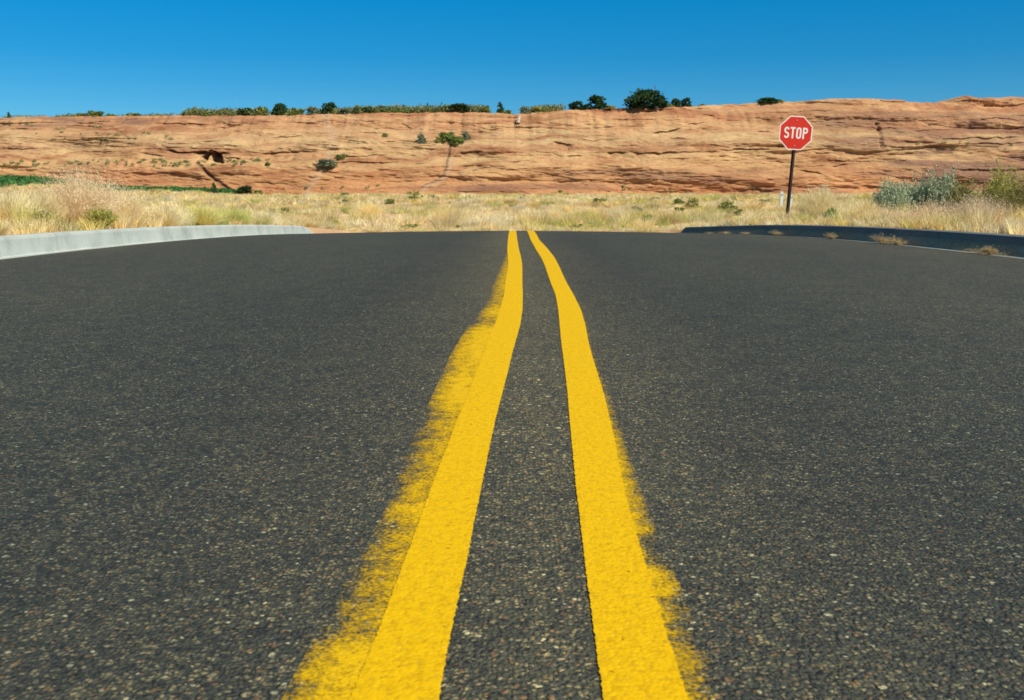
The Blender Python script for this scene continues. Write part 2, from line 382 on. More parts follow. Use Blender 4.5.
strip('yellow_line', E[3], E[4], .0022, M_YEL, (0, 1, 1, 1, 0), P, 'right solid yellow centre line')
strip('faded_line', E[0]-.006, E[1]+.012, .0011, M_GHL, (0, .5, .8, .9, .95), 0, 'older streaky yellow paint showing left of the left line', DL)
strip('faded_line', E[4]-.012, E[5]+.010, .0011, M_GHR, (1, .8, .6, .4, 0), 0, 'scuffed yellow overspray along the right line', DR)

# ------------------------------------------------------------------ kerbs
def kerb(sgn, y1, label):
    prof = [(4.71, -.015), (4.71, .004), (4.93, -.012), (4.945, .0), (4.965, .155), (4.975, .178), (5.0, .19), (5.12, .19), (5.14, .178), (5.15, -.3)]
    if sgn > 0: prof = [(a+(.10 if a > 4.8 else 0), b) for a, b in prof]
    V = []; Fc = []; y = -30.0
    while y < y1-.05:
        ye = min(y+3.05, y1); ysx = np.linspace(y+.006, ye-.006, 7)
        n0 = len(V)
        for q, yv in enumerate(ysx):
            z0 = CZ-float(D(yv))-.07
            for j, (px, pz) in enumerate(prof):
                wob = .006*float(fbm(yv*1.3, j*.7, 9, 2))
                end = 1 if not (ye >= y1 and q > 4) else (.75 if q == 5 else .35)
                V.append((sgn*(px+wob), yv, z0+(pz*end if pz > .05 else pz)+wob*.5*(pz > .1)))
        k = len(prof)
        for q in range(6):
            for j in range(k-1):
                a = n0+q*k+j; f = [a, a+1, a+k+1, a+k]; Fc.append(f if sgn > 0 else f[::-1])
        Fc.append([n0+j for j in range(k)][::-1 if sgn > 0 else 1]); Fc.append([n0+6*k+j for j in range(k)][::1 if sgn > 0 else -1])
        y = ye
    o = mesh_obj('kerb', V, Fc, M_CON if sgn < 0 else M_CON_SHADED); tag(o, label, 'kerb', kind='structure')
kerb(-1, 24.9, 'sunlit pale concrete kerb along the left edge of the road')
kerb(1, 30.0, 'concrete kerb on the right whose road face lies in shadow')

# ------------------------------------------------------------------ cliff
ZB = -2.0
def px2x(px, Y=250): return ray(px, 110)[0]*Y
SKY = [(0, 118), (60, 116.5), (100, 116.5), (150, 116), (190, 115.5), (240, 116), (300, 115), (360, 113.5), (400, 113), (440, 112.5), (480, 112.5), (512, 114.5),
       (530, 113.5), (560, 110.5), (600, 109), (640, 107.8), (680, 106.5), (710, 105), (740, 104), (768, 102), (790, 101.5), (812, 100), (830, 98.5), (860, 98.5),
       (880, 99.5), (900, 99.5), (908, 102.5), (930, 102.8), (950, 102), (958, 98.5), (966, 95.6), (972, 97), (980, 99), (990, 97.8), (1024, 97)]
def Ybase(x): return 219+5*fbm(np.asarray(x)/75, 0, 21, 3)+2.2*fbm(np.asarray(x)/17, 4, 22, 3)
RUN = 30.0
kx = []; kz = []
for p, q in SKY:
    Y = 250.
    for _ in range(20): Y = .5*Y+.5*(float(Ybase(ray(p, q)[0]*Y))+RUN)
    kx.append(ray(p, q)[0]*Y); kz.append(CZ-ray(p, q)[1]*Y)
def Htop(x):
    x = np.asarray(x, float); h = np.interp(x, kx, kz)
    return h+.30*fbm(x/1.7, 0, 41, 3)+sm(150, 420, np.abs(x))*6*fbm(x/90, 3, 42, 3)
def g(t): return .62*t+.38*t*t*t
def cliff0(x, z):
    t = np.clip((z-ZB)/(Htop(x)-ZB), 0, 1); return Ybase(x)+RUN*g(t)
def cliff_pt(px, py):
    Y = 235.0
    for _ in range(25):
        x, _, z = at(px, py, Y); Y = .5*Y+.5*float(cliff0(x, z))
    return at(px, py, Y)
# ledge shadows: x0, x1, row, slope(rows per px), depth m, height m
G = [(8, 34, 128, 0, 1.2, .9), (58, 106, 124.5, .02, 1.6, 1.0), (150, 212, 122.5, .01, 1.3, .9), (214, 246, 128, -.16, 1.2, .8), (112, 126, 128, .3, .8, .5),
     (136, 164, 151.5, .18, 1.6, .8), (160, 212, 150, .05, 2.0, .8), (190, 232, 150.5, .06, 3.6, 1.8), (222, 242, 157, .02, 1.8, 1.0), (162, 214, 142.5, .03, .8, .4),
     (268, 304, 137, -.05, 1.4, .7), (258, 300, 153, -.06, 1.2, .7), (286, 320, 150, .02, 1.2, .8), (325, 408, 161.5, 0, 1.3, .5), (356, 393, 131.5, .05, 1.5, .8),
     (335, 380, 154.5, .02, 1.1, .6), (268, 276, 152, 0, .6, .8), (280, 348, 167, .1, .7, .4), (250, 290, 182, .05, .7, .5), (400, 412, 122, .5, 1.0, .8),
     (458, 484, 152, -.04, 1.6, .8), (440, 462, 171, 0, .8, .5), (470, 486, 171, -.3, 1.2, .6), (385, 470, 142, .02, .5, .35), (380, 440, 140, .0, .7, .4),
     (552, 574, 141, .16, 1.9, 1.1), (574, 628, 139.5, -.02, .8, .5), (606, 628, 152, .03, 1.7, 1.2), (566, 584, 155, 0, 1.2, .8), (625, 684, 152, -.02, 1.3, .7),
     (652, 684, 132, -.13, 2.0, 1.3), (684, 708, 125, -.2, 1.0, .6), (668, 690, 138.5, .02, 1.0, .6), (640, 722, 152.5, -.01, 1.1, .6), (712, 782, 149.5, -.02, 1.2, .6),
     (756, 772, 131.5, .05, 1.3, .7), (776, 786, 143, .15, 1.4, 1.1), (700, 716, 115, 0, 1.0, .8), (750, 800, 113, -.02, .8, .5), (722, 745, 161, -.1, .8, .6),
     (672, 730, 176, 0, .8, .6), (735, 785, 189, 0, 1.2, .8), (790, 838, 111.5, -.02, 1.3, .8), (800, 826, 169, .22, 1.2, .8), (845, 875, 100.5, -.05, 1.0, .6),
     (873, 908, 100, .06, 1.6, .9), (848, 880, 116, .1, .9, .7), (905, 962, 131, -.05, 1.0, .6), (884, 960, 147.5, -.04, 1.3, .9), (930, 1030, 139, -.03, 1.7, 1.0),
     (960, 1060, 144, -.03, 1.5, .9), (900, 935, 142, 0, 1.0, .6), (815, 832, 153, 0, 1.0, .8), (832, 850, 166, -.05, 1.1, .7), (950, 976, 102, -.1, 1.0, .7),
     (985, 1040, 104.5, 0, 1.0, .6), (968, 1030, 118, .03, 1.0, .5), (800, 860, 160, .0, .6, .4), (940, 1060, 168, .02, 1.6, 1.0), (860, 900, 186, .02, 1.2, .7), (840, 930, 126, .04, .6, .4),
     (60, 120, 139, .02, .7, .4), (0, 40, 147, .05, .9, .6), (30, 90, 171, .02, .6, .4), (300, 380, 145, -.02, .5, .35), (490, 552, 127, -.01, .6, .4), (500, 560, 161, 0, .6, .4)]
GW = []
for x0, x1, y, s, d, h in G:
    a = cliff_pt(x0, y); b = cliff_pt(x1, y+s*(x1-x0)); GW.append((a[0], b[0], a[2], b[2], d, h))
def seg_dist(X, Z, pts):
    d = np.full(X.shape, 1e9)
    for (ax, az), (bx, bz) in zip(pts[:-1], pts[1:]):
        t = np.clip(((X-ax)*(bx-ax)+(Z-az)*(bz-az))/((bx-ax)**2+(bz-az)**2+1e-9), 0, 1)
        d = np.minimum(d, np.hypot(X-ax-t*(bx-ax), Z-az-t*(bz-az)))
    return d
def pl(pts): return [(cliff_pt(*p)[0], cliff_pt(*p)[2]) for p in pts]
CRK = pl([(457, 139), (451, 145), (447, 158), (446, 166), (442, 175), (432, 183), (424, 185), (419, 190)])
CRK2 = pl([(196, 163), (203, 170), (212, 180), (224, 188), (236, 195)])
CRV = pl([(878, 124), (880, 131), (879, 138), (881, 146)])
PALE = pl([(326, 112), (325, 124), (333, 134), (332, 146), (320, 172), (308, 190)])
def cliff_disp(X, Z):
    d = np.zeros(X.shape)
    big = fbm(X/60+3, Z/9, 51, 3)
    wv = Z+2.6*big+.010*X+1.3*fbm(X/24, Z/4, 52, 3)
    d += 3.6*fbm(X/30, Z/6.5, 53, 4)+1.15*fbm(X/9, Z/1.9, 54, 4)
    d += .75*np.sin(Z*.98+3.2*fbm(X/48, Z/14, 59, 2)+X*.01)*(.5+noise(X/30, Z/9, 61))*np.clip((Z-ZB)/3, 0, 1)*np.clip((Htop(X)-Z)/2.5, 0, 1)
    kb = np.floor((wv+2)/3.6); tilt = (hsh(kb, kb*0+5, 7)-.5)*.30
    wt = wv+tilt*X
    for p, A, s, xl in ((4.6, 1.5, 1, 22), (2.3, 1.0, 2, 13), (1.15, .60, 3, 8), (.6, .30, 4, 5)):
        ww = ((wv if p > 2 else wt)+.45*p*fbm(X/(xl*1.3), Z*.05, 60+s, 3)+p*.37)/p; k = np.floor(ww); fr = ww-k
        r = hsh(k, k*0+s, 3); m = sm(.45, .72, noise(X/xl+k*13.7, k*5.3, 70+s))
        d += .62*A*(.25+.75*r)*m*fr**4*(1-fr**24)
    for x0, x1, z0, z1, dep, h in GW:
        t = (X-x0)/(x1-x0); wx = sm(0, .22, t)*(1-sm(.72, 1, t)); zc = z0+(z1-z0)*t+.55*fbm(X/2.6, z0, 88, 4)
        s_ = (zc-Z)/(h*(.35+.65*wx)+.01)
        d += (.62*dep)*wx*np.where(s_ > 0, np.clip(1-s_*.5, 0, 1)**1.5*(s_ > 0), 0)*sm(0, .12, s_)
    d += .55*np.abs(fbm(X/3.2, Z/.8, 57, 4))+.25*fbm(X/1.1, Z/.35, 58, 3)
    cx = CAVE[0]; t = (X-cx)/3.0+.25*fbm(Z/1.1, X*0, 63, 3); top = CAVE[2]+1.5*np.clip(1-np.abs(t+.1)**1.4, 0, 1)+.5*fbm(X/1.3, 0, 62, 3)
    bot = CAVE[2]-1.5+.9*np.clip(-t, 0, 1)+.5*fbm(X/1.0, 3, 64, 3)
    d += 5.0*sm(-1, -.55, t)*(1-sm(.75, 1, t))*sm(bot-.5, bot+.5, Z)*(Z < top)*(1-.85*np.exp(-((X-cx+.9)/.55)**2))
    for pts, wd, dep in ((CRK, .34, .7), (CRK2, .6, 1.1), (CRV, .5, 1.4)):
        dd = seg_dist(X+.4*fbm(Z/1.2, X*0, 5, 2), Z, pts); d += dep*np.clip(1-dd/wd, 0, 1)
    # rock bulging forward to the right of the slanted crack
    return d
CAVE = cliff_pt(211, 156.5)
def cliff_y(x, z): return cliff0(x, z)+cliff_disp(np.asarray(x, float), np.asarray(z, float))
cx = np.concatenate([axis([(-1100, -300, 20), (-300, -150, 2.5), (-150, 150, .27), (150, 300, 2.5), (300, 1100, 20)])])
NR = 250
tt = np.linspace(0, 1, NR)
CX, TT = np.meshgrid(cx, tt); HZ = Htop(CX); Zc = ZB+(HZ-ZB)*TT
fade = np.clip((1-TT)/.03, 0, 1)
Yc = cliff0(CX, Zc)+cliff_disp(CX, Zc)*(.35+.65*fade)
V = np.stack([CX, Yc, Zc], -1)
tone = np.zeros(V.shape)
# varnish bands and soil
vx0, vx1 = px2x(555, 235), px2x(770, 235)
def band(xa, xb, ya, yb, s):
    xa, xb = px2x(xa, 232), px2x(xb, 232); za = cliff_pt((512), yb)[2]; zb = cliff_pt(512, ya)[2]
    n_ = fbm(CX/9, Zc/1.1, s, 4)
    return sm(xa-6, xa+8, CX)*(1-sm(xb-8, xb+6, CX))*sm(za-.6, za+.6, Zc+n_*.9)*(1-sm(zb-.5, zb+.5, Zc+n_*.9))*np.clip(.55+n_*1.2, 0, 1)
tone[..., 0] = np.clip(.75*band(560, 775, 169, 183, 1)+.7*band(470, 620, 183, 190, 2)+.75*band(850, 960, 160, 176, 3)+1.2*band(900, 1200, 150, 200, 4)+.65*band(830, 1200, 112, 150, 14)+.7*band(735, 840, 186, 200, 5)
                       + .5*band(400, 520, 185, 192, 6)+.95*band(-60, 150, 117, 125, 7)+.5*band(150, 260, 117, 122, 17)+.4*band(0, 200, 140, 149, 8)+.5*band(820, 930, 117, 124, 9), 0, .85)
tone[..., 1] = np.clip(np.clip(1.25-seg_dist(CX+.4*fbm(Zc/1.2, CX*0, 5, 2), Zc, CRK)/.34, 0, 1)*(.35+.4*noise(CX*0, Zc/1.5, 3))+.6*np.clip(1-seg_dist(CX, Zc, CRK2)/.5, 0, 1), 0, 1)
tone[..., 2] = np.clip(.8*np.clip(1-seg_dist(CX, Zc, PALE)/1.3, 0, 1)+.8*np.clip(1.3-seg_dist(CX-.7, Zc, CRK)/.7, 0, 1)*sm(.3, .6, noise(CX*0, Zc/2.2, 8)), 0, 1)
extra = []
for dy, dz in ((1.2, .05), (4, .1), (12, -.1), (40, -.6), (150, -3), (1500, -22), (2600, -60)):
    r = V[-1].copy(); r[:, 1] = Ybase(cx)+RUN+dy; r[:, 2] += dz+.3*fbm(cx/6, dy, 91, 3)*(dy > 1.5); extra.append(r)
V2 = np.concatenate([V, np.array(extra)], 0); t2 = np.zeros((len(extra), len(cx), 3)); t2[1:, :, 2] = 1; t2[0, :, 2] = .5
tone = np.concatenate([tone, t2], 0)
cl = mesh_obj('cliff', V2.reshape(-1, 3), grid_faces(V2.shape[0], len(cx)), M_ROCK, col=tone.reshape(-1, 3), smooth=False)
tag(cl, 'long low cliff of salmon and tan layered sandstone under the sky', 'cliff', kind='structure')

# ------------------------------------------------------------------ foliage generators
def leaf_cloud(cen, rad, n, size, cols, up=.3, jit=.25, seed=0, aspect=1.6, hollow=.5):
    """n leaf quads round ellipsoidal clumps; cen (k,3), rad (k,3)"""
    r = np.random.default_rng(seed); cen = np.asarray(cen, float); rad = np.asarray(rad, float)
    wgt = (rad.prod(1))**(2/3); k = r.choice(len(cen), n, p=wgt/wgt.sum())
    d = r.normal(size=(n, 3)); d /= np.linalg.norm(d, axis=1)[:, None]
    q = (hollow+(1-hollow)*r.random(n)**.6)[:, None]*(1+.12*r.normal(size=(n, 1)))
    p = cen[k]+d*rad[k]*q
    a = r.normal(size=(n, 3)); a[:, 2] += up*3; a /= np.linalg.norm(a, axis=1)[:, None]
    b = np.cross(a, r.normal(size=(n, 3))); b /= np.linalg.norm(b, axis=1)[:, None]
    s = (size*(.6+.8*r.random(n)))[:, None]
    V = np.stack([p-b*s/2, p-a*s*aspect*.1+b*0-a*s*aspect/2*.2, p+b*s/2, p+a*s*aspect], 1)
    V[:, 0] = p-b*s*.5; V[:, 1] = p-a*s*.4; V[:, 2] = p+b*s*.5; V[:, 3] = p+a*s*aspect*.8
    cols = np.asarray(cols, float); clump = r.random(len(cen))
    ci = np.clip(((clump[k]*.6+r.random(n)*.4)*len(cols)).astype(int), 0, len(cols)-1)
    c = cols[ci]*(1+jit*(r.random(n)[:, None]*2-1))
    V = V.reshape(-1, 3); Fc = np.arange(4*n).reshape(-1, 4)
    return V, Fc, np.repeat(c, 4, 0)
def blades(base, h, lean, width, cols, seed=0, curve=.5):
    """base (n,3); each blade is 2 quads then a tip, bent outwards"""
    r = np.random.default_rng(seed); n = len(base); th = r.random(n)*2*np.pi if lean.ndim == 1 else None
    if lean.ndim == 2: dx = lean
    else: dx = np.stack([np.cos(th), np.sin(th)], 1)*lean[:, None]
    ph = r.random(n)*np.pi; wv = np.stack([np.cos(ph), np.sin(ph), np.zeros(n)], 1)*width[:, None]/2
    pts = []
    for t in (0, .5, 1):
        o = np.zeros((n, 3)); o[:, :2] = dx*(t*(1-curve)+curve*t*t)*h[:, None]; o[:, 2] = h*(t-.18*curve*t*t*np.hypot(dx[:, 0], dx[:, 1])*2)
        pts.append(base+o)
    V = np.stack([pts[0]-wv, pts[0]+wv, pts[1]+wv*.8, pts[1]-wv*.8, pts[2]], 1).reshape(-1, 3)
    i = np.arange(n)[:, None]*5
    # tip stored as a quad with the midpoint to keep one face size: two triangles each
    F3 = np.concatenate([i+[0, 1, 2], i+[0, 2, 3], i+[3, 2, 4]], 0)
    return V, F3, np.repeat(cols, 5, 0)
def merge(parts):
    V = []; Fc = []; Cc = []; n = 0
    for v, f, c in parts: V.append(v); Fc.append(f+n); Cc.append(c); n += len(v)
    return np.concatenate(V), np.concatenate(Fc), np.concatenate(Cc)

STRAW = np.array([(.88, .74, .38), (.92, .82, .50), (.82, .63, .26), (.90, .77, .43), (.70, .52, .25), (.84, .73, .25), (.58, .60, .20), (.93, .86, .58)])
def tussocks(cen, hgt, rad, nb, pal_i, width, seed):
    r = np.random.default_rng(seed); k = np.repeat(np.arange(len(cen)), nb); n = len(k)
    th = r.random(n)*2*np.pi; rr = np.sqrt(r.random(n))*rad[k]*.45
    base = cen[k].copy(); base[:, 0] += np.cos(th)*rr; base[:, 1] += np.sin(th)*rr; base[:, 2] -= .02
    out = (.15+r.random(n)*.95)*(rad[k]/np.maximum(hgt[k], .05))
    th2 = th+r.normal(size=n)*.5; lean = np.stack([np.cos(th2), np.sin(th2)], 1)*out[:, None]*.8
    h = hgt[k]*(.45+.6*r.random(n)); tv = .72+.42*r.random(len(cen)); c = STRAW[pal_i[k]]*tv[k][:, None]*(1+.25*(r.random(n)[:, None]*2-1)); mixg = r.random(n) < .12
    c[mixg] = c[mixg]*.6
    return blades(base, h, lean, width[k]*(.6+.8*r.random(n)), c, seed+1)

# ------------------------------------------------------------------ dry grass (uncountable)
parts = []
def pal(n, r, x, y):
    f = fbm(x/6, y/9, 33, 3); p = r.choice(8, n, p=[.22, .2, .12, .18, .06, .09, .04, .09])
    gsel = (f > .18) & (r.random(n) < .5); p[gsel] = r.choice([5, 6, 6], gsel.sum()); return p
r = np.random.default_rng(3)
# near verges
n = 2600; X = (5.25+r.random(n)**1.3*9)*np.where(r.random(n) < .5, -1, 1); Y = 6+r.random(n)*27
keep = (np.abs(X) < .56*Y+2.5) & (fbm(X/1.6, Y/1.6, 37, 3) > -.42-(np.abs(X) > 7)*.2); X = X[keep]; Y = Y[keep]; n = len(X)
hh = .14+.26*r.random(n)*sm(5.1, 6.4, np.abs(X))+.10*r.random(n); hh *= np.where(X < 0, 1.10, 1.0)
parts.append(tussocks(np.stack([X, Y, terrain_z(X, Y)], 1), hh, .14+.22*r.random(n), 130, pal(n, r, X, Y), np.full(n, .0045)*(.7+Y/22), 101))
# mid belt behind the end of the road
n = 3000; Y = 30.95+r.random(n)**.8*34; X = (r.random(n)*2-1)*(.58*Y+3)
keep = (fbm(X/3, Y/4, 38, 3) > -.16-.3*(Y < 46)) & (Y > 30.95+.5*noise(X/1.2, 0, 3)); X = X[keep]; Y = Y[keep]; n = len(X)
hh = .12+.50*r.random(n)**2
parts.append(tussocks(np.stack([X, Y, terrain_z(X, Y)], 1), hh, .2+.9*hh, 100, pal(n, r, X, Y), np.full(n, .012)*(Y/40), 103))
n = 1800; Y = 30.85+r.random(n)**1.4*2.6; X = (r.random(n)*2-1)*21
parts.append(tussocks(np.stack([X, Y, terrain_z(X, Y)], 1), .07+.12*r.random(n), .2+.2*r.random(n), 60, pal(n, r, X, Y), np.full(n, .009), 109))
n = 1500; X = -122+r.random(n)*75; Y = 120+r.random(n)*85
parts.append(tussocks(np.stack([X, Y, terrain_z(X, Y)], 1), .4+.5*r.random(n), .7+.7*r.random(n), 30, pal(n, r, X, Y), np.full(n, .08), 110))
n = 650; Y = 33+r.random(n)**1.1*75; X = (r.random(n)*2-1)*(.58*Y+3); hh = .34+.34*r.random(n)
parts.append(tussocks(np.stack([X, Y, terrain_z(X, Y)], 1), hh, .5+.5*r.random(n), 380, pal(n, r, X, Y), np.full(n, .010)*(Y/45), 111))
n = 700; Y = 90+r.random(n)*120; X = (r.random(n)*2-1)*(.58*Y+3)
parts.append(tussocks(np.stack([X, Y, terrain_z(X, Y)], 1), .5+.5*r.random(n), .9+.9*r.random(n), 160, pal(n, r, X, Y), np.full(n, .035)*(Y/100), 112))
# far flat
n = 5500; Y = 62+r.random(n)**.75*158; X = (r.random(n)*2-1)*(.58*Y+3)
keep = (fbm(X/9, Y/16, 39, 3) > -.2); X = X[keep]; Y = Y[keep]; n = len(X)
hh = .22+.75*r.random(n)**2.2
parts.append(tussocks(np.stack([X, Y, terrain_z(X, Y)], 1), hh, .35+1.1*hh, 40, pal(n, r, X, Y), np.full(n, .05)*(Y/100), 105))
v, f, c = merge(parts)
o = mesh_obj('dry_grass', v, f, M_GRASS, col=c); tag(o, 'straw-coloured bunch grass covering the desert flat and the road verges', 'grass', kind='stuff')

# green irrigated field at the foot of the cliff, left
def quad_scatter(n, x0, x1, y0, y1, seed):
    r = np.random.default_rng(seed); return r.random(n)*(x1-x0)+x0, r.random(n)*(y1-y0)+y0
GREEN = np.array([(.07, .20, .06), (.09, .24, .07), (.06, .16, .05), (.12, .25, .08)])
def cover(name, label, X, Y, Z, rad, h, nleaf, size, cols, seed, kind='stuff', cat='plants'):
    cen = np.stack([X, Y, Z+h*.4], 1); rd = np.stack([rad, rad, h*.6], 1)
    v, f, c = leaf_cloud(cen, rd, nleaf, size, cols, seed=seed, hollow=.3)
    o = mesh_obj(name, v, f, M_LEAF, col=c); return tag(o, label, cat, kind=kind)
X, Y = quad_scatter(2200, -122, -88, 182, 219, 1); X2, Y2 = quad_scatter(1300, -86, -58, 194, 217, 2)
k2 = (Y2 > 194+(X2+86)*.45); X2 = X2[k2]; Y2 = Y2[k2]; k1 = X < -95+(Y-196)*.25; X = X[k1]; Y = Y[k1]
X = np.concatenate([X, X2]); Y = np.concatenate([Y, Y2]); q = np.random.default_rng(4).random(len(X))
cover('green_field', 'deep green irrigated strip at the cliff foot on the far left', X, Y, terrain_z(X, Y), .8+q*.5, .5+q*.35, 38000, .42, GREEN, 8, cat='field')

# scrub on the mesa top
SCRUB = np.array([(.12, .17, .06), (.20, .25, .09), (.28, .30, .12), (.15, .19, .10), (.38, .35, .16)])
r = np.random.default_rng(6); n = 1100
px = np.where(r.random(n) < .75, 185+r.random(n)*380, r.random(n)*700); X = np.array([px2x(p) for p in px]); dy = 1+r.random(n)**1.5*14
k_ = fbm(X/5, X*0, 77, 3) > -.12; px = px[k_]; X = X[k_]; dy = dy[k_]; n = len(X); Y = Ybase(X)+RUN+dy; q = r.random(n)
cover('rim_scrub', 'low green and tan scrub fringing the top of the cliff', X, Y, Htop(X)-.1+.05*dy, .8+q*.9, np.where((px > 185) & (px < 565), 1.0+q*1.2, .4+q*.5), 34000, .26, SCRUB, 9, cat='scrub')
# scattered tufts on the ledges
r = np.random.default_rng(16); pts = []
for x0, x1, y0, y1, n in ((0, 245, 160, 166, 75), (40, 200, 133, 141, 16), (250, 300, 158, 163, 8), (0, 60, 176, 181, 12), (880, 1024, 142, 150, 10), (560, 770, 186, 192, 14), (280, 380, 183, 190, 8), (0, 120, 124, 130, 10)):
    for _ in range(n):
        p = cliff_pt(x0+r.random()*(x1-x0), y0+r.random()*(y1-y0)); pts.append((p[0], float(cliff_y(p[0], p[2]))-.1, p[2]))
pts = np.array(pts); q = r.random(len(pts))
cover('ledge_scrub', 'small grey-green tufts rooted along the ledges of the rock face', pts[:, 0], pts[:, 1], pts[:, 2], .25+q*.4, .2+q*.3, 5000, .16, SCRUB*1.25, 10, cat='scrub')

# ------------------------------------------------------------------ bushes and trees as things
def copy_thing(src, loc, scale, rz, label, cat, group=None):
    o = src.copy(); C.objects.link(o); o.location = loc; o.scale = scale; o.rotation_euler = (0, 0, rz); tag(o, label, cat)
    if group: o['group'] = group
    elif 'group' in o: del o['group']
    for ch in SRC[src.name]:
        d = ch.copy(); C.objects.link(d); d.parent = o
    return o
SRC = {}
def dome_clumps(k, seed, flat=.8, cone=False):
    r = np.random.default_rng(seed); cs = []; rs = []
    for i in range(k):
        th = r.random()*6.283; z = r.random()**1.25
        if cone: rr = .42*(1-z)*math.sqrt(r.random()); s = .10+.12*(1-z)
        else: rr = .38*math.sqrt(max(0, 1-(z*.95)**2))*math.sqrt(r.random()); s = .13+.10*r.random()
        cs.append((rr*math.cos(th), rr*math.sin(th), .06+z*.78)); rs.append((s, s, s*(1.0 if cone else .95)))
    return cs, rs
def make_far(kind, cols, k, n, size, seed, cone=False):
    """unit sized (1 wide, 1 high) bush or tree; trunk > limbs, crown"""
    root = bpy.data.objects.new(kind, None); C.objects.link(root)
    cs, rs = dome_clumps(k, seed, cone=cone); v, f, c = leaf_cloud(cs, rs, n, size, cols, seed=seed+1, hollow=.35)
    v[:, 2] = np.maximum(v[:, 2], 0)
    crown = mesh_obj('crown', v, f, M_LEAF, root, col=c)
    mb = MB(); mb.tube([(0, 0, -.1), (.01, 0, .2), (0, .01, .55)], [.035, .028, .008])
    for (a, b, z), _ in list(zip(cs, rs))[:9]: mb.tube([(0, 0, .12), (a*.5, b*.5, .1+z*.5), (a, b, z)], [.02, .013, .004], 5)
    tr = mb.build('trunk', M_BARK, root); SRC[root.name] = [crown, tr]; return root
DARK = np.array([(.024, .055, .022), (.038, .08, .03), (.055, .105, .036), (.03, .065, .032)])
MID = np.array([(.14, .20, .05), (.20, .26, .07), (.27, .31, .09), (.16, .21, .08)])
GREY = np.array([(.20, .24, .16), (.26, .29, .20), (.16, .20, .12), (.34, .34, .22)])
YG = np.array([(.34, .36, .10), (.44, .42, .13), (.26, .30, .09), (.52, .46, .18)])
protos = {'oak': (make_far('broadleaf_tree', DARK, 34, 3000, .050, 31), True), 'dark': (make_far('rim_bush', DARK*1.3, 16, 900, .085, 32), True),
          'mid': (make_far('green_bush', MID, 16, 900, .085, 33), True), 'grey': (make_far('sage_bush', GREY, 14, 900, .08, 34), True),
          'yg': (make_far('rabbitbrush', YG, 14, 900, .08, 35), True), 'cone': (make_far('juniper', DARK*1.4, 26, 1100, .075, 36, True), True)}
used = {}
def far(kind, loc, wd, ht, label, cat, group=None):
    src = protos[kind][0]; rz = random.random()*6.28
    if kind not in used:
        used[kind] = 1; src.location = loc; src.scale = (wd, wd, ht); src.rotation_euler = (0, 0, rz); return tag(src, label, cat, group)
    return copy_thing(src, loc, (wd, wd, ht), rz, label, cat, group)
RG = 'bushes along the cliff rim'
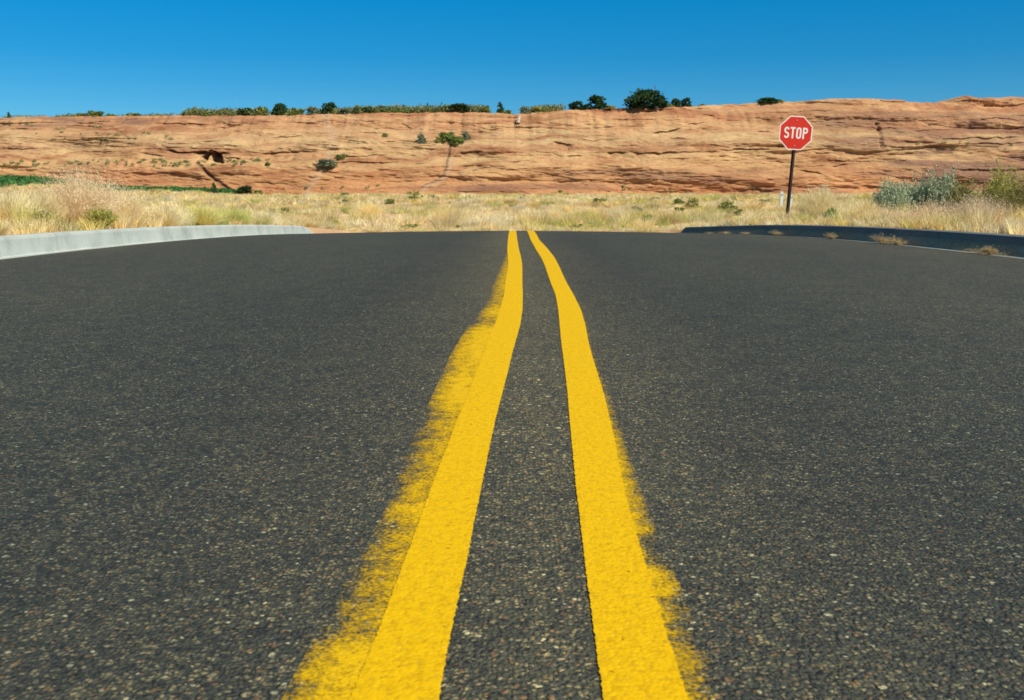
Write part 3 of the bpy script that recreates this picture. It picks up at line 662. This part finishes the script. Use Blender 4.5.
rim = [  # px, top row, width px, height px, kind, label
 (8, 111, 4, 7, 'cone', 'tiny dark conifer alone on the rim at the far left'), (82, 112, 10, 6, 'mid', 'small green bush just left of the pair on the left rim'),
 (95, 109.5, 13, 8, 'mid', 'rounded green bush, tallest on the left third of the rim'), (110, 113, 8, 5, 'mid', 'low bush right of the rounded bush on the left rim'),
 (133, 112, 12, 6, 'mid', 'lone olive bush on the rim above the dark ledge line, left'), (185, 113, 8, 5, 'dark', 'small dark bush where the left rim turns green'),
 (211, 111, 11, 6, 'mid', 'green bush on the rim nearly above the small cave'), (245, 108, 15, 9, 'dark', 'dark green bush starting the dense rim thicket on its left end'),
 (262, 105, 12, 11, 'mid', 'second tall bush from the left end of the rim thicket'), (280, 103.5, 14, 12, 'dark', 'third tall bush of the rim thicket, with a dark rounded top'),
 (297, 107, 13, 8, 'mid', 'medium bush in the dip between the two tallest thicket bushes'), (313, 106.5, 13, 8, 'grey', 'greyish bush left of the tallest bush of the rim thicket'),
 (329, 102.5, 14, 12, 'dark', 'tallest dark bush in the middle of the rim thicket'), (345, 108, 15, 6, 'grey', 'flat grey-green bush right of the tallest thicket bush'),
 (357, 103.5, 9, 10, 'mid', 'upright bush standing above the flat grey-green one'), (368, 107, 13, 7, 'dark', 'dark low bush towards the right of the rim thicket'),
 (381, 104.5, 6, 9, 'cone', 'small pointed bush near the right of the rim thicket'), (394, 107.5, 13, 7, 'mid', 'rounded green bush ending the rim thicket on the right'),
 (408, 108, 10, 6, 'mid', 'small bush just beyond the right end of the rim thicket'), (427.5, 101.5, 2.6, 9, 'cone', 'thin dark upright sapling between thicket and low dark clump'),
 (433, 108, 8, 6, 'mid', 'low bush at the foot of the thin upright sapling'), (458, 104, 22, 7, 'dark', 'wide flat dark bush left of the conical juniper on the rim'),
 (479, 106, 9, 5, 'grey', 'small grey bush between the wide flat bush and the juniper'), (486, 104.5, 8, 6, 'mid', 'small green bush close left of the conical juniper'),
 (500, 100.5, 8, 12, 'cone', 'conical dark juniper on the rim above the pale rock streak'), (506, 109, 14, 8, 'mid', 'green bush at the right foot of the conical juniper'),
 (525, 106, 9, 9, 'grey', 'grey-green bush right above the pale rock streak'), (540, 105.5, 18, 10, 'yg', 'broad yellow-green bush between the juniper and the dark pair'),
 (576, 101.5, 15, 8, 'dark', 'lower dark bush of the pair left of the big tree'), (588, 103.5, 9, 6, 'dark', 'little dark bush filling the gap within the dark pair'),
 (597, 95.5, 17, 12, 'dark', 'higher round-topped dark bush left of the big tree'), (610, 105, 14, 4, 'yg', 'low yellow-green brush at the foot of the round-topped bush'),
 (645, 88.5, 32, 19, 'oak', 'big dark green spreading tree, largest on the skyline'), (660, 99, 12, 9, 'dark', 'dark bush growing out from the right side of the big tree'),
 (668, 103, 9, 5, 'yg', 'yellow-green bush between the big tree and the two dark balls'), (676, 98.5, 10, 9, 'dark', 'left one of two dark round bushes right of the big tree'),
 (685.5, 98, 10, 9, 'dark', 'right one of two dark round bushes right of the big tree'), (703, 103.5, 8, 4, 'mid', 'small low bush on bare rim right of the dark round pair'),
 (768, 97.5, 20, 6, 'dark', 'flat dark bush on the rim left above the stop sign'), (780, 99, 10, 4, 'mid', 'small bush just above the top of the stop sign')]
for px, ty, wpx, hpx, kind, lab in rim:
    x = px2x(px, 256); Y = float(Ybase(x))+RUN+1.6; x = ray(px, 108)[0]*Y; m = Y/1000.
    zt = CZ-ray(px, ty)[1]*Y; z = zt-hpx*m*1.12
    z = min(z, float(Htop(x))+.15); far(kind, (x, Y, z), wpx*m*1.45, zt-z, lab, 'tree' if kind in ('oak', 'cone') else 'bush', RG)
face = [(438, 135, 9, 4.5, 'yg', 'yellow-green bush left of the main bush at the crack head'), (446.5, 130.5, 14, 8.5, 'mid', 'bright green bush on the rock face at the head of the crack'),
        (456, 134.5, 13, 7.5, 'mid', 'lower right green bush at the head of the crack'), (465.5, 130.5, 8, 7, 'grey', 'grey bush just right of the green ones above the crack'),
        (421, 133, 8, 8, 'grey', 'faint grey bush on the rock left of the green crack-head bushes'), (327, 158, 18, 6, 'grey', 'grey-green bush on a ledge in the left centre of the face'),
        (340, 152, 9, 4, 'mid', 'small green bush above the grey ledge bush'), (268, 160, 6, 4, 'mid', 'tiny bush on the ledge right of the cave'), (385, 131, 7, 4, 'mid', 'tiny bush under the dark ledge in the upper left centre')]
for px, ty, wpx, hpx, kind, lab in face:
    p = cliff_pt(px, ty+hpx); y = float(cliff_y(p[0], p[2]))-.4; m = y/1000.
    far(kind, (p[0], y, p[2]-.6), wpx*m*1.35, hpx*m*1.3, lab, 'bush', 'bushes growing on the rock face')
foot = [(213.5, 181, 8, 14, 'cone', 'small pointed juniper at the foot of the slanted crack'), (244, 186, 21, 10, 'dark', 'round dark green bush at the cliff foot right of the small juniper'),
        (258, 189, 9, 6, 'mid', 'smaller bush touching the right side of the round cliff-foot bush')]
for px, ty, wpx, hpx, kind, lab in foot:
    Y = 197.; a, b = ray(px, ty); z = float(terrain_z(a*Y, Y)); zt = CZ-b*Y; m = Y/1000.
    far(kind, (a*Y, Y, z), wpx*m*1.15, zt-z, lab, 'tree' if kind == 'cone' else 'bush')
# bushes in the grass flat: px, base row, width px, height px, kind
flat = [(599, 206, 15, 9, 'mid', 'green bush in the far grass right of centre, below the rock bulge'), (634, 214, 17, 9, 'mid', 'dark green-brown bush in the grass left of the right kerb end'),
        (647, 225, 18, 12, 'yg', 'olive bush nearest the left end of the right kerb'), (677, 207, 13, 10, 'mid', 'green bush above the start of the right kerb, left of two'),
        (679, 214, 11, 8, 'mid', 'low green bush directly in front of the left one of two'), (693, 211, 15, 15, 'yg', 'taller yellow-green bush, right one of two behind the right kerb'),
        (727, 213, 24, 14, 'yg', 'wide yellow-green bush halfway between kerb start and stop sign'), (740, 216, 12, 8, 'mid', 'dark green lump at the right flank of the wide yellow-green bush'),
        (414, 202, 20, 12, 'yg', 'olive green bush at the bottom end of the rock crack'), (432, 201, 18, 6, 'grey', 'grey low bush right of the olive bush under the crack'),
        (480, 206, 6, 5, 'mid', 'tiny dark bush in the grass just left of the yellow lines'), (494, 207, 8, 4, 'mid', 'tiny green bush straight above the ends of the yellow lines'),
        (560, 195, 5, 6, 'mid', 'small dark bush at the cliff foot right of the yellow lines'), (286, 218, 14, 12, 'yg', 'olive bush behind the far end of the left kerb'),
        (272, 219, 13, 12, 'yg', 'yellow-green bush left beside the olive one behind the left kerb'), (332, 225, 14, 10, 'yg', 'olive bush just right of where the left kerb ends'),
        (412, 229, 20, 6, 'yg', 'low yellow-green bush at the road edge left of centre'), (458, 229, 12, 5, 'yg', 'small yellow-green bush at the road edge left of the lines'),
        (577, 229, 16, 6, 'yg', 'small olive bush at the road edge right of the lines'), (345, 205, 12, 6, 'grey', 'greyish bush far out in the grass left of centre'),
        (345, 197, 9, 5, 'mid', 'small dark bush at the cliff foot left of centre'), (390, 204, 12, 6, 'mid', 'small green bush left of the olive bush under the crack'),
        (300, 200, 12, 5, 'mid', 'small green bush at the cliff foot left centre'), (520, 203, 14, 6, 'grey', 'grey bush far above the ends of the yellow lines'),
        (655, 202, 12, 5, 'grey', 'grey bush far off between crack-side bushes and right kerb'), (765, 206, 14, 8, 'mid', 'olive green bush in the grass left of the white markers')]
for px, by, wpx, hpx, kind, lab in flat:
    a, b = ray(px, by); Y = 60.
    for _ in range(60): Y = .7*Y+.3*min(212, max(31.8, (CZ-float(terrain_z(a*Y, Y)))/max(b, .0055)))
    m = Y/1000.; z = float(terrain_z(a*Y, Y)); zt = CZ-ray(px, by-hpx)[1]*Y
    far(kind, (a*Y, Y, z-.05), wpx*m*1.15, max(zt-z+.05, hpx*m*.9), lab, 'bush', 'bushes in the grass flat')

# ------------------------------------------------------------------ near shrubs (own shapes)
def spray(name, label, cat, px, Y, w, h, stems, leafs, lsize, scol, lcols, seed, upright=.5, group=None, kinds=('branches', 'foliage'), nb=3, lw=.004, xoff=0):
    x = ray(px, 210)[0]*Y; z = float(terrain_z(x, Y))-.02; root = empty(name, (x, Y, z), label, cat, group)
    r = np.random.default_rng(seed); n = stems
    th = r.random(n)*2*np.pi; el = (1-r.random(n)**(1+upright))*1.0; rad = w/2*np.sqrt(np.clip(1-(1-el)**0, 0, 1))
    d = np.sqrt(r.random(n)); ex = np.cos(th)*d*w/2; ey = np.sin(th)*d*w/2
    top = h*np.sqrt(np.clip(1-.75*d*d, .05, 1))*(.62+.34*r.random(n))*(1+.12*np.sin(th*3+seed))
    base = np.stack([ex*.18, ey*.18, np.zeros(n)], 1)
    lean = np.stack([ex, ey], 1)/top[:, None]
    sc = np.asarray(scol)*(1+.3*(r.random(n)[:, None]*2-1))
    v, f, c = blades(base, top, lean, np.full(n, lw), sc, seed, .35)
    # side twigs
    m = n*nb; k = np.repeat(np.arange(n), nb); t = .35+.6*r.random(m)
    bp = base[k]+np.stack([lean[k, 0]*top[k]*(t*.65+.35*t*t), lean[k, 1]*top[k]*(t*.65+.35*t*t), top[k]*(t-.1*t*t)], 1)
    tl = top[k]*(.14+.16*r.random(m)); a = r.random(m)*6.283; tw = np.stack([np.cos(a), np.sin(a)], 1)*(.4+.8*r.random(m))[:, None]*(1.3-upright)
    v2, f2, c2 = blades(bp, tl, tw+lean[k]*.4, np.full(m, lw*.7), sc[k], seed+1, .3)
    v, f, c = merge([(v, f, c), (v2, f2, c2)])
    mesh_obj(kinds[0], v, f, M_GRASS, root, col=c)
    if leafs:
        q = r.integers(0, m, leafs); s = r.random(leafs)[:, None]
        p = bp[q]+np.concatenate([tw[q]+lean[k[q]]*.4, np.ones((leafs, 1))], 1)*tl[q][:, None]*s+r.normal(size=(leafs, 3))*.012
        lv = np.asarray(lcols)[r.integers(0, len(lcols), leafs)]*(1+.2*(r.random(leafs)[:, None]*2-1))
        aa = r.normal(size=(leafs, 3)); aa[:, 2] = np.abs(aa[:, 2])+upright*2; aa /= np.linalg.norm(aa, axis=1)[:, None]
        bb = np.cross(aa, r.normal(size=(leafs, 3))); bb /= np.linalg.norm(bb, axis=1)[:, None]; sz = lsize*(.6+.8*r.random(leafs))[:, None]
        V = np.stack([p, p+bb*sz*.22+aa*sz*.5, p+aa*sz, p-bb*sz*.22+aa*sz*.5], 1).reshape(-1, 3)
        mesh_obj(kinds[1], V, np.arange(4*leafs).reshape(-1, 4), M_LEAF, root, col=np.repeat(lv, 4, 0))
    return root
SAGE = [(.42, .50, .33), (.50, .58, .39), (.35, .42, .28), (.56, .62, .42)]
sb = 'grey-green sagebrush row on the right verge'
spray('sagebrush', 'grey-green sagebrush, leftmost of the row on the right verge', 'shrub', 893, 20.5, .80, 1.02, 260, 9000, .045, (.30, .28, .2), SAGE, 201, .8, sb)
spray('sagebrush', 'grey-green sagebrush in the middle of the row on the right', 'shrub', 914, 20.8, .72, 1.06, 240, 8000, .045, (.30, .28, .2), SAGE, 202, .8, sb)
spray('sagebrush', 'short grey-green sagebrush right of the middle of the row', 'shrub', 930, 20.3, .50, 1.12, 180, 5500, .045, (.30, .28, .2), SAGE, 203, .9, sb)
spray('sagebrush', 'tallest grey-green sagebrush, right end of the row', 'shrub', 946, 20.2, .46, 1.22, 180, 6000, .045, (.30, .28, .2), SAGE, 204, .9, sb)
OLV = [(.24, .26, .08), (.32, .32, .10), (.18, .20, .06), (.38, .35, .13)]
spray('greasewood', 'dark olive shrub just right of the sagebrush row', 'shrub', 962, 19.0, .58, 1.05, 240, 7000, .035, (.20, .14, .08), OLV, 205, .4)
spray('rabbitbrush', 'yellow-topped green shrub near the right edge of the photo', 'shrub', 1000, 17.5, .66, 1.16, 280, 9000, .035, (.26, .20, .10), [(.48, .47, .13), (.58, .54, .18), (.34, .38, .10)], 206, .5)
spray('greasewood', 'dark tangled shrub cut by the right edge of the photo', 'shrub', 1022, 16.0, .8, .98, 300, 4500, .03, (.22, .15, .09), OLV, 207, .3)
TW = 'bare twiggy dry shrubs on the right verge'
spray('dry_shrub', 'bare pinkish-tan twiggy shrub in front of the sagebrush row', 'shrub', 928, 15.0, .95, .50, 420, 2500, .02, (.78, .62, .42), [(.8, .66, .44)], 208, .2, TW, nb=4)
spray('dry_shrub', 'largest bare grey-tan twiggy shrub under the yellow-topped shrub', 'shrub', 975, 14.0, 1.10, .58, 520, 2500, .02, (.70, .57, .40), [(.74, .62, .42)], 209, .2, TW, nb=4)
spray('dry_shrub', 'pale twiggy shrub above the dip in the shadowed kerb', 'shrub', 888, 16.5, .9, .42, 420, 2000, .02, (.84, .68, .42), [(.86, .72, .46)], 210, .2, TW, nb=4)
TG = 'tall clumps of pale grass'
PG = [(.68, .60, .38)]
def tall(label, px, Y, w, h, n, seed, col=(.90, .80, .50), name='grass_clump', grp=TG): return spray(name, label, 'grass clump', px, Y, w, h, n, 0, .02, col, PG, seed, .7, grp, kinds=('blades', 'x'), nb=2, lw=.0065)
tall('tall pale feathery grass clump right of the stop sign post', 820, 22.0, .95, .95, 4200, 301)
tall('broad pale grass clump left of the sagebrush row', 848, 20.5, .9, .56, 1300, 302)
tall('straw clump on the verge in front of the leftmost sagebrush', 868, 18.0, .8, .52, 1300, 303, (.86, .72, .38))
tall('pale grass clump left of the stop sign post', 752, 25.0, 1.0, .40, 1100, 304)
tall('straw clump close behind the right kerb under the stop sign', 775, 23.5, .8, .34, 1000, 305, (.8, .64, .32))
spray('green_weed', 'small bright green weed behind the kerb right of the stop sign', 'weed', 832, 19.5, .26, .36, 120, 900, .05, (.22, .30, .08), [(.20, .30, .07), (.26, .34, .09)], 306, .9)
tall('straw grass clump at the left edge of the photo', 8, 12.9, .9, .62, 1600, 307)
tall('second straw clump from the left edge behind the kerb', 35, 13.4, .8, .62, 1500, 308, (.70, .60, .34))
spray('dry_shrub', 'big rounded pinkish-tan dry shrub behind the left kerb', 'shrub', 80, 14.2, 1.2, 1.0, 1100, 6000, .02, (.86, .70, .46), [(.88, .74, .50)], 309, .2, 'dry shrubs behind the left kerb', nb=4)
spray('dry_shrub', 'lower tan dry shrub right of the big rounded one, left kerb', 'shrub', 118, 15.2, 1.2, .74, 800, 4000, .02, (.88, .74, .45), [(.9, .78, .50)], 310, .2, 'dry shrubs behind the left kerb', nb=4)
spray('rabbitbrush', 'bright yellow-green bush against the left kerb', 'shrub', 100, 13.25, .42, .34, 260, 2600, .03, (.36, .34, .10), [(.38, .38, .09), (.46, .42, .12)], 311, .4)
spray('rabbitbrush', 'low yellow-green bush left of the tan mound behind the left kerb', 'shrub', 42, 12.3, .5, .32, 240, 2200, .03, (.42, .40, .13), [(.46, .43, .13), (.54, .49, .18)], 312, .4)
tall('pale straw clump midway along the left kerb', 165, 15.5, .9, .46, 1200, 313)
tall('yellowish grass clump behind the left kerb, right of midway', 200, 17.5, 1.0, .48, 1200, 314, (.78, .72, .28))
tall('yellow-green grass clump two thirds along the left kerb', 232, 19.5, .9, .46, 1100, 315, (.66, .66, .22))
tall('straw clump near the far end of the left kerb', 262, 21.5, .9, .44, 1000, 316)
tall('bright pale golden grass mound in the flat left of centre', 369, 48.0, 1.6, .85, 1300, 317, (.95, .78, .38))
tall('pale grass mound behind the end of the road, right of the lines', 620, 44.0, 1.5, .62, 1100, 318)
# weeds in the right gutter
gw = 'dry weed tufts in the right gutter'
for i, (px, Y, w_, h_, lab) in enumerate([(709, 25.6, .35, .07, 'tiny dry tuft in the gutter near the far kerb end'), (725, 24.2, .5, .08, 'flat dry tuft in the gutter, second from the far kerb end'),
        (745, 22.2, .3, .07, 'small dry tuft in the gutter left of the kerb joint'), (776, 19.3, .3, .13, 'upright dry tuft in the gutter below the stop sign'),
        (831, 14.9, .22, .13, 'pale upright tuft in the gutter right of the stop sign'), (884, 12.35, .40, .17, 'spiky brown weed in the gutter in front of the sagebrush'),
        (897, 12.15, .30, .12, 'low tan weed beside the spiky brown one'), (985, 9.95, .42, .07, 'flat dry weed mat in the gutter near the right edge'), (990, 9.9, .14, .12, 'thin dry sprig standing on the gutter weed mat')]):
    o = spray('dry_weed', lab, 'weed', px, Y, w_, h_, 130, 150, .015, (.52, .40, .22), [(.58, .46, .26)], 400+i, .2, gw, kinds=('stems', 'foliage'), lw=.004)
    x = 4.80 if w_ < .4 else 4.78; o.location = (x, x/ray(px, 240)[0], CZ-float(D(x/ray(px, 240)[0]))-.07)
    o.scale = (.8, 2.4, .85)

# ------------------------------------------------------------------ stop sign
M_RED = mat_flat('red_sign_sheet', (.60, .026, .008), .45, .4, .06); M_WHT = mat_flat('white_sign_sheet', (.80, .76, .70), .5, .4, .05)
M_POST = mat_flat('rusty_steel', (.035, .022, .018), .75, .3, .4, 20); M_ALU = mat_flat('sign_back', (.35, .35, .35), .5, .5, .1); M_BOLT = mat_flat('bolt', (.55, .45, .42), .4, .5, .1)
Ys = 23.3; sc = at(795.5, 133, Ys); pb = at(787.6, 212, Ys); lean = math.atan2(sc[0]-pb[0], sc[2]-pb[2])
gz = float(terrain_z(6.4, Ys)); bx = sc[0]-math.tan(lean)*(sc[2]-gz)
sg = empty('stop_sign', (bx, Ys, gz), 'red octagonal stop sign leaning slightly right on a dark steel post', 'stop sign')
sg.rotation_euler = (0, lean, R(2)); L = (sc[2]-gz)/math.cos(lean)
mb = MB(); hh = L+.30
prof = [(-.040, .012), (-.040, 0), (-.022, 0), (-.012, -.026), (.012, -.026), (.022, 0), (.040, 0), (.040, .012), (.016, .012), (.007, -.014), (-.007, -.014), (-.016, .012)]
n = len(prof)
for z in (-.4, hh): mb.v += [(a, b, z) for a, b in prof]
for i in range(n): j = (i+1) % n; mb.f.append([i, j, n+j, n+i])
mb.f.append(list(reversed(range(n)))); mb.f.append([n+i for i in range(n)])
mb.build('post', M_POST, sg)
def octo(r_): return [(r_/math.cos(R(22.5))*math.cos(R(22.5+45*i)), r_/math.cos(R(22.5))*math.sin(R(22.5+45*i))) for i in range(8)]
def pan(name, r_, y0, y1, mat, parent):
    b = MB(); b.prism(octo(r_)[::1], y0, y1); o = b.build(name, mat, parent); return o
pw = pan('sign_panel', .380, -.032, -.029, M_WHT, sg); pw.location = (0, 0, L)
pr = pan('red_face', .357, -.0338, -.0322, M_RED, pw)
def ribbon(mb, pts, t, y0, y1, closed=False):
    pts = [Vector((a, 0, b)) for a, b in pts]; k = len(pts); L_ = []; R_ = []
    for i in range(k):
        a = pts[(i-1) % k] if closed or i > 0 else pts[i]; b = pts[(i+1) % k] if closed or i < k-1 else pts[i]
        d = (b-a).normalized(); nn = Vector((-d.z, 0, d.x))*t/2
        L_.append(pts[i]+nn); R_.append(pts[i]-nn)
    n0 = len(mb.v)
    for i in range(k):
        for q, y in ((L_[i], y0), (R_[i], y0), (L_[i], y1), (R_[i], y1)): mb.v.append((q.x, y, q.z))
    for i in range(k if closed else k-1):
        a = n0+4*i; b = n0+4*((i+1) % k)
        mb.f += [[a, a+1, b+1, b], [a, b, b+2, a+2], [a+1, a+3, b+3, b+1], [a+2, b+2, b+3, a+3]]
    if not closed: mb.f += [[n0, n0+2, n0+3, n0+1], [n0+4*k-4, n0+4*k-3, n0+4*k-1, n0+4*k-2]]
lh = .255; lw_ = .118; st = .037; y0, y1 = -.0356, -.0340
def arc(cx, cz, rx_, rz_, a0, a1, k=8): return [(cx+rx_*math.cos(R(a0+(a1-a0)*i/k)), cz+rz_*math.sin(R(a0+(a1-a0)*i/k))) for i in range(k+1)]
hw = lw_/2-st/2; hz = lh/2-st/2
letters = {'S': [arc(0, hz/2, hw, hz/2, 15, 180, 10)+arc(0, hz/2, hw, hz/2, 190, 262, 4)[0:]+arc(0, -hz/2, hw, hz/2, 82, 0, 5)+arc(0, -hz/2, hw, hz/2, -10, -165, 10)],
           'T': [[(-lw_/2, hz), (lw_/2, hz)], [(0, hz-st/2), (0, -lh/2)]],
           'O': [arc(0, hz-hw, hw, hw, 0, 180, 8)+arc(0, -hz+hw, hw, hw, 180, 360, 8)],
           'P': [[(-hw, lh/2), (-hw, -lh/2)], [(-hw+st/2, hz), (.0, hz)]+arc(.006, hz*.5+.006, hw-.006, hz*.5-.006, 90, -90, 10)+[(0, .012-.0), (-hw+st/2, .012)]]}
for i, chh in enumerate('STOP'):
    mb = MB()
    for s_ in letters[chh]: ribbon(mb, s_, st, y0, y1, closed=(chh == 'O'))
    o = mb.build('letter', M_WHT, pw); o.location = ((-.213, -.073, .067, .216)[i], 0, 0); tag(o, 'white letter '+chh)
for z in (.285, -.285):
    mb = MB(); mb.tube([(0, -.033, z), (0, -.041, z)], [.013, .011], 8); o = mb.build('bolt', M_BOLT, pw)

# ------------------------------------------------------------------ small markers, poles, pale rock
M_MW = mat_flat('white_marker', (.62, .68, .66), .6, .3, .1)
for px, ty, by, w_, lab in ((782, 191.5, 206, .16, 'short pale marker post in the grass left of the stop sign'), (791.5, 195, 205, .11, 'fainter pale marker post close to the stop sign post')):
    Y = 62.; x, _, zt = at(px, ty, Y); z = float(terrain_z(x, Y)); t = empty('marker_post', (x, Y, z), lab, 'marker post', 'pale marker posts')
    mb = MB(); mb.box((0, 0, (zt-z)/2), (w_, .05, zt-z)); mb.build('post', M_MW, t)
    mb = MB(); mb.box((0, -.03, (zt-z)*.82), (w_*.8, .006, .12)); mb.build('reflector', mat_flat('reflector', (.25, .42, .50), .4, .5), t)
Y = 262.; x, _, zt = at(655, 85, Y); zg = float(Htop(x)); t = empty('utility_pole', (x, Y, zg), 'thin pole on the skyline just right of the big tree', 'pole')
mb = MB(); mb.tube([(0, 0, -.5), (0, 0, zt-zg)], [.09, .06], 8); mb.build('pole', M_BARK, t)
mb = MB(); mb.box((0, 0, zt-zg-.5), (.9, .1, .1)); mb.build('crossarm', M_BARK, t)
p = cliff_pt(518, 123); r = np.random.default_rng(8)
mb = MB(); hq = 1.7
mb.tube([(0, 0, 0), (.15, .2, hq*.5), (.45, .9, hq)], [.55, .4, .25], 7)
o = mb.build('pale_rock', mat_flat('pale_stone', (.42, .37, .31), .9, .2, .3, 2.0)); o.location = (p[0], float(cliff_y(p[0], p[2]))-.3, p[2]); tag(o, 'narrow pale whitish rock rib hanging just below the rim', 'rock')
